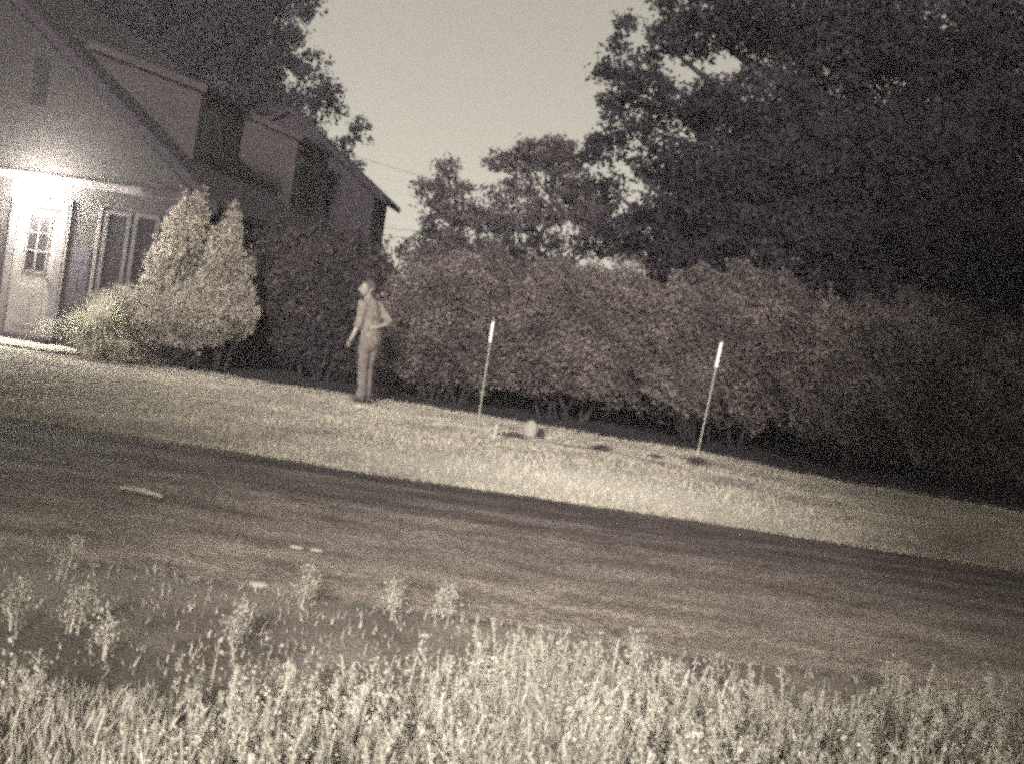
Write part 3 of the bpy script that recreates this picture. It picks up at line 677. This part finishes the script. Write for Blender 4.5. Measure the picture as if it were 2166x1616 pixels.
vs = [J[k] for k in K]; es = [(ix[a], ix[b]) for a, b in E]; rs = [RD[k] for k in K]
def add_hand(wr, dirv, side):
    """palm and five curled fingers grown on the wrist"""
    wv = Vector(J[wr]); d = Vector(dirv).normalized(); s = Vector(side).normalized(); nrm = d.cross(s)
    palm = wv + d*.075; vs.append(tuple(palm)); rs.append((.034, .018)); pi = len(vs)-1; es.append((ix[wr], pi))
    for k, (o, L) in enumerate(((-.030,.070),(-.010,.080),(.010,.075),(.030,.058))):
        prev = pi
        for t in (.34, .7, 1.0):
            q = palm + s*o*(1 + .2*t) + d*(.025 + L*t*.85) + nrm*(.030*t*t); vs.append(tuple(q)); rs.append(.0095 - .0015*t); es.append((prev, len(vs)-1)); prev = len(vs)-1
    prev = pi
    for t in (.5, 1.0):
        q = wv + d*(.05 + .045*t) - s*(.035 + .03*t) + nrm*.018*t; vs.append(tuple(q)); rs.append(.0105 - .001*t); es.append((prev, len(vs)-1)); prev = len(vs)-1
add_hand('wrL', (-.3, -.25, -.75), (.3, .9, -.3))
add_hand('wrR', (-.75, -.45, -.25), (.2, -.3, -.9))
skin_mesh('body', vs, es, rs, M['skin'], per, 1, 0)
from mathutils import noise as mnoise
def cloth(name, tubes, m, parent, voxel=.016):
    """overlapping closed tubes fused into one garment surface, smoothed, with folds"""
    mb = MB()
    for pts, rad in tubes:
        P = [Vector(p) for p in pts]
        n_ = 14; b = len(mb.v)
        mb.tube([tuple(p) for p in P], rad, n=n_)
        for e, r in ((0, rad[0]), (-1, rad[-1])):
            mb.ball(tuple(P[e]), r*.98, 12, 8)
    o = mb.build(name, m, None)
    md = o.modifiers.new('fuse', 'REMESH'); md.mode = 'VOXEL'; md.voxel_size = voxel; md.use_smooth_shade = True
    sm = o.modifiers.new('soft', 'SMOOTH'); sm.factor = .6; sm.iterations = 6
    dg = bpy.context.evaluated_depsgraph_get(); nm = bpy.data.meshes.new_from_object(o.evaluated_get(dg)); nm.name = name
    o.modifiers.clear(); o.data = nm; nm.materials.clear(); nm.materials.append(m)
    for v in nm.vertices:
        q = Vector((v.co.x*7, v.co.y*7, v.co.z*11 + 4*v.co.x)); v.co += v.normal*(.014*mnoise.noise(q) + .005*mnoise.noise(q*2.1))
    for p_ in nm.polygons: p_.use_smooth = True
    o.parent = parent
    return o
JV = {k: Vector(v) for k, v in J.items()}
def off(k, x=0, y=0, z=0): return JV[k] + Vector((x, y, z))
sd_ = (JV['shR'] - JV['shL']); sd_.z = 0; sd_.normalize()          # across the shoulders
def col(side, zs):                                                # one half of the torso, hem to shoulder
    return [JV['pel'].lerp(JV['wai'], 0) + sd_*side*.055 + Vector((0, 0, -.10)), JV['pel'] + sd_*side*.058, JV['wai'] + sd_*side*.06, JV['che'] + sd_*side*.07, JV['che'] + sd_*side*.075 + Vector((-.02, 0, .07))]
cloth('shirt', [(col(-1, 0), [.118, .112, .108, .112, .085]), (col(1, 0), [.118, .112, .108, .112, .085]),
                ([off('che', -.02, 0, .04), off('nck', 0, 0, -.005)], [.10, .07]),
                ([off('pel', 0, 0, -.10), JV['pel'], JV['wai'], JV['che'], off('che', -.01, 0, .08)], [.128, .124, .122, .126, .11]),
                ([JV['che'].lerp(JV['shL'], .55), JV['shL'], JV['shL'].lerp(JV['elL'], .5), JV['elL'], JV['elL'].lerp(JV['wrL'], .25)], [.085, .078, .066, .058, .054]),
                ([JV['che'].lerp(JV['shR'], .55), JV['shR'], JV['shR'].lerp(JV['elR'], .5), JV['elR'], JV['elR'].lerp(JV['wrR'], .25)], [.085, .078, .066, .058, .054])], M['shirt'], per)
cloth('trousers', [([off('pel', 0, -.05, -.02), JV['hpL'], JV['hpL'].lerp(JV['knL'], .5), JV['knL'], JV['knL'].lerp(JV['anL'], .6), off('anL', 0, 0, .0)], [.085, .095, .086, .075, .066, .064]),
                   ([off('pel', 0, .05, -.02), JV['hpR'], JV['hpR'].lerp(JV['knR'], .5), JV['knR'], JV['knR'].lerp(JV['anR'], .6), off('anR', 0, 0, .0)], [.085, .095, .086, .075, .066, .064])], M['trousers'], per)
for a, b in (('anL', 'toL'), ('anR', 'toR')):
    A, B = Vector(J[a]), Vector(J[b])
    skin_mesh('shoe', [A + Vector((.03, .0, -.045)), A + Vector((0, 0, -.04)), B + Vector((0, 0, .008)), B + Vector((-.03, -.005, .003))], [(0,1),(1,2),(2,3)], [.042, .048, .046, .032], M['shoe'], per, 1, 1)
hc = Vector(J['hd'])
hr = MB().ball((hc.x + .022, hc.y + .022, hc.z + .035), .107, 16, 12, (.95, .92, 1.0)); hr.build('hair', M['hair'], per, smooth=True)
fc = MB()
fd = Vector((-.80, -.60, 0)); sdv = Vector((.60, -.80, 0))       # facing left, half towards the camera
def fp(f_, s_, z_): return hc + fd*f_ + sdv*s_ + Vector((0, 0, z_))
MB().ball(fp(.045, 0, -.01), .078, 16, 12, (.92, .92, 1.28)).tube([fp(.110, 0, .022), fp(.128, 0, -.012), fp(.136, 0, -.03), fp(.112, 0, -.04)], [.008, .012, .015, .008]).ball(fp(-.01, .084, -.005), .026, 8, 6, (.7, .5, 1.2)).ball(fp(-.01, -.084, -.005), .026, 8, 6, (.7, .5, 1.2)).build('face', M['skin'], per, smooth=True)
for s_ in (.030, -.030): MB().ball(fp(.108, s_, .02), .012, 8, 6).build('eye', M['hair'], per, smooth=True)
MB().tube([fp(.108, -.025, -.062), fp(.117, 0, -.064), fp(.108, .025, -.062)], [.004, .007, .004]).build('mouth', M['hair'], per, smooth=True)

# ------------------------------------------------------------------ small things on the lawn and the road
R = np.random.default_rng(90); rr_ = random.Random(4)
p = at(1120, 922, 15.5); g_ = float(hgt(p.x, 15.5))
st = thing('pale_stone', 'whitish upright stone standing alone on the lawn', 'stone', (p.x, 15.5, g_))
MB().ball((0, 0, .09), .10, 9, 6, (.95, .9, 1.25), .12, rr_).build('stone_body', M['stone'], st, smooth=True)
MB().ball((.135, .03, .05), .07, 8, 6, (.7, .8, 1.1), .15, rr_).build('stone_shadow', M['shade_dark'], st, smooth=True)  # dark lump that paints in the shadow beside the stone
for px, py, Y, wx, hh_, lab in ((1085, 945, 14.3, .20, .07, 'low dark ground plant in front of the whitish stone'),
                        (1270, 968, 14.5, .15, .06, 'low dark ground plant midway between stone and right marker'),
                        (1385, 972, 14.7, .10, .05, 'smallest dark ground plant just left of the right marker'),
                        (1475, 985, 14.75, .16, .11, 'dark tuft growing around the foot of the right marker')):
    p = at(px, py, Y); g_ = float(hgt(p.x, Y))
    n = 420; q = unit(R.normal(size=(n, 3)))*(R.uniform(0, 1, (n, 1))**.4)*np.array([wx, .16, hh_]); q[:, 2] = np.abs(q[:, 2]) + .01; q[:, :2] *= R.uniform(.5, 1.25, (n, 1))
    V, Q = leaves(q, .035, R, aspect=.3, up=.8)
    t = np_mesh('ground_plant', V, Q, M['leaf_black'], None, (p.x, Y, g_)); t.data.materials[0] = M['leaf_mid']; tag(t, lab, 'ground plant', 'dark low plants on the lawn')
p = at(1040, 960, 13.9); g_ = float(hgt(p.x, 13.9))
tag(MB().tube([(0, 0, -.05), (.008, 0, .17)], [.014, .012], n=8).build('short_stake', M['rod'], None, (p.x, 13.9, g_)), 'short pale peg on the lawn beside the dark ground plant', 'peg')
a, b = at(250, 1049, 6.98), at(342, 1067, 6.92)
def rz0(x, y):
    t = (y - float(ROAD_NEAR(x)))/(float(ROAD_FAR(x)) - float(ROAD_NEAR(x))); return .006 + .035*math.sin(math.pi*t)
tag(MB().tube([(a.x, 6.98, rz0(a.x, 6.98)+.012), (a.x*.6+b.x*.4, 6.97, rz0(a.x, 6.97)+.018), (b.x, 6.91, rz0(b.x, 6.91)+.012)], [.009, .014, .010], n=7).build('fallen_stick', M['weed'], None), 'thin pale stick lying on the dark road at the left', 'stick')
for px, py, Y, s_, lab in ((630, 1140, 6.1, .030, 'pale flat pebble on the road, left of a second one'), (672, 1148, 6.1, .026, 'pale flat pebble on the road, right one of a close pair'),
                       (548, 1237, 5.25, .036, 'pale flat pebble at the near road edge left of centre'), (192, 1247, 5.0, .022, 'small pale pebble by the lone weed at the left')):
    p = at(px, py, Y); z_ = rz0(p.x, Y) if Y > 5.2 else float(hgt(p.x, Y))
    tag(MB().ball((0, 0, .006), s_, 10, 7, (1.4, .8, .35), .12, rr_).build('pebble', M['weed'], None, (p.x, Y, z_), smooth=True), lab, 'pebble', 'pale pebbles on the road')

# overhead wires behind the house
for (x0, y0, x1, y1, lab) in ((780, 340, 880, 370, 'highest thin overhead wire crossing the sky gap'), (845, 486, 890, 491, 'middle overhead wire low in the sky gap'), (845, 503, 890, 512, 'lowest overhead wire in the sky gap')):
    A, B = at(x0, y0, 45), at(x1, y1, 45); d = (B - A)/(B.x - A.x)
    pts = [A + d*t + Vector((0, 0, .0004*t*t)) for t in np.linspace(-30, 34, 17)]
    tag(MB().tube(pts, .010, n=6).build('overhead_wire', M['wire'], None), lab, 'wire', 'overhead wires in the sky gap')

# ------------------------------------------------------------------ haze
hz = MB().box(-75, 75, -45, 75, -1.2, 22).build('haze', bpy.data.materials.new('haze'))
tag(hz, kind='stuff')
hm = hz.data.materials[0]; hm.use_nodes = True; n = hm.node_tree; n.nodes.clear()
o_ = n.nodes.new('ShaderNodeOutputMaterial'); v_ = n.nodes.new('ShaderNodeVolumePrincipled')
v_.inputs['Color'].default_value = (.92, .88, .95, 1); v_.inputs['Density'].default_value = 0.0028; v_.inputs['Anisotropy'].default_value = 0.3
n.links.new(v_.outputs[0], o_.inputs['Volume'])
cy.volume_bounces = 0; cy.volume_step_rate = 4
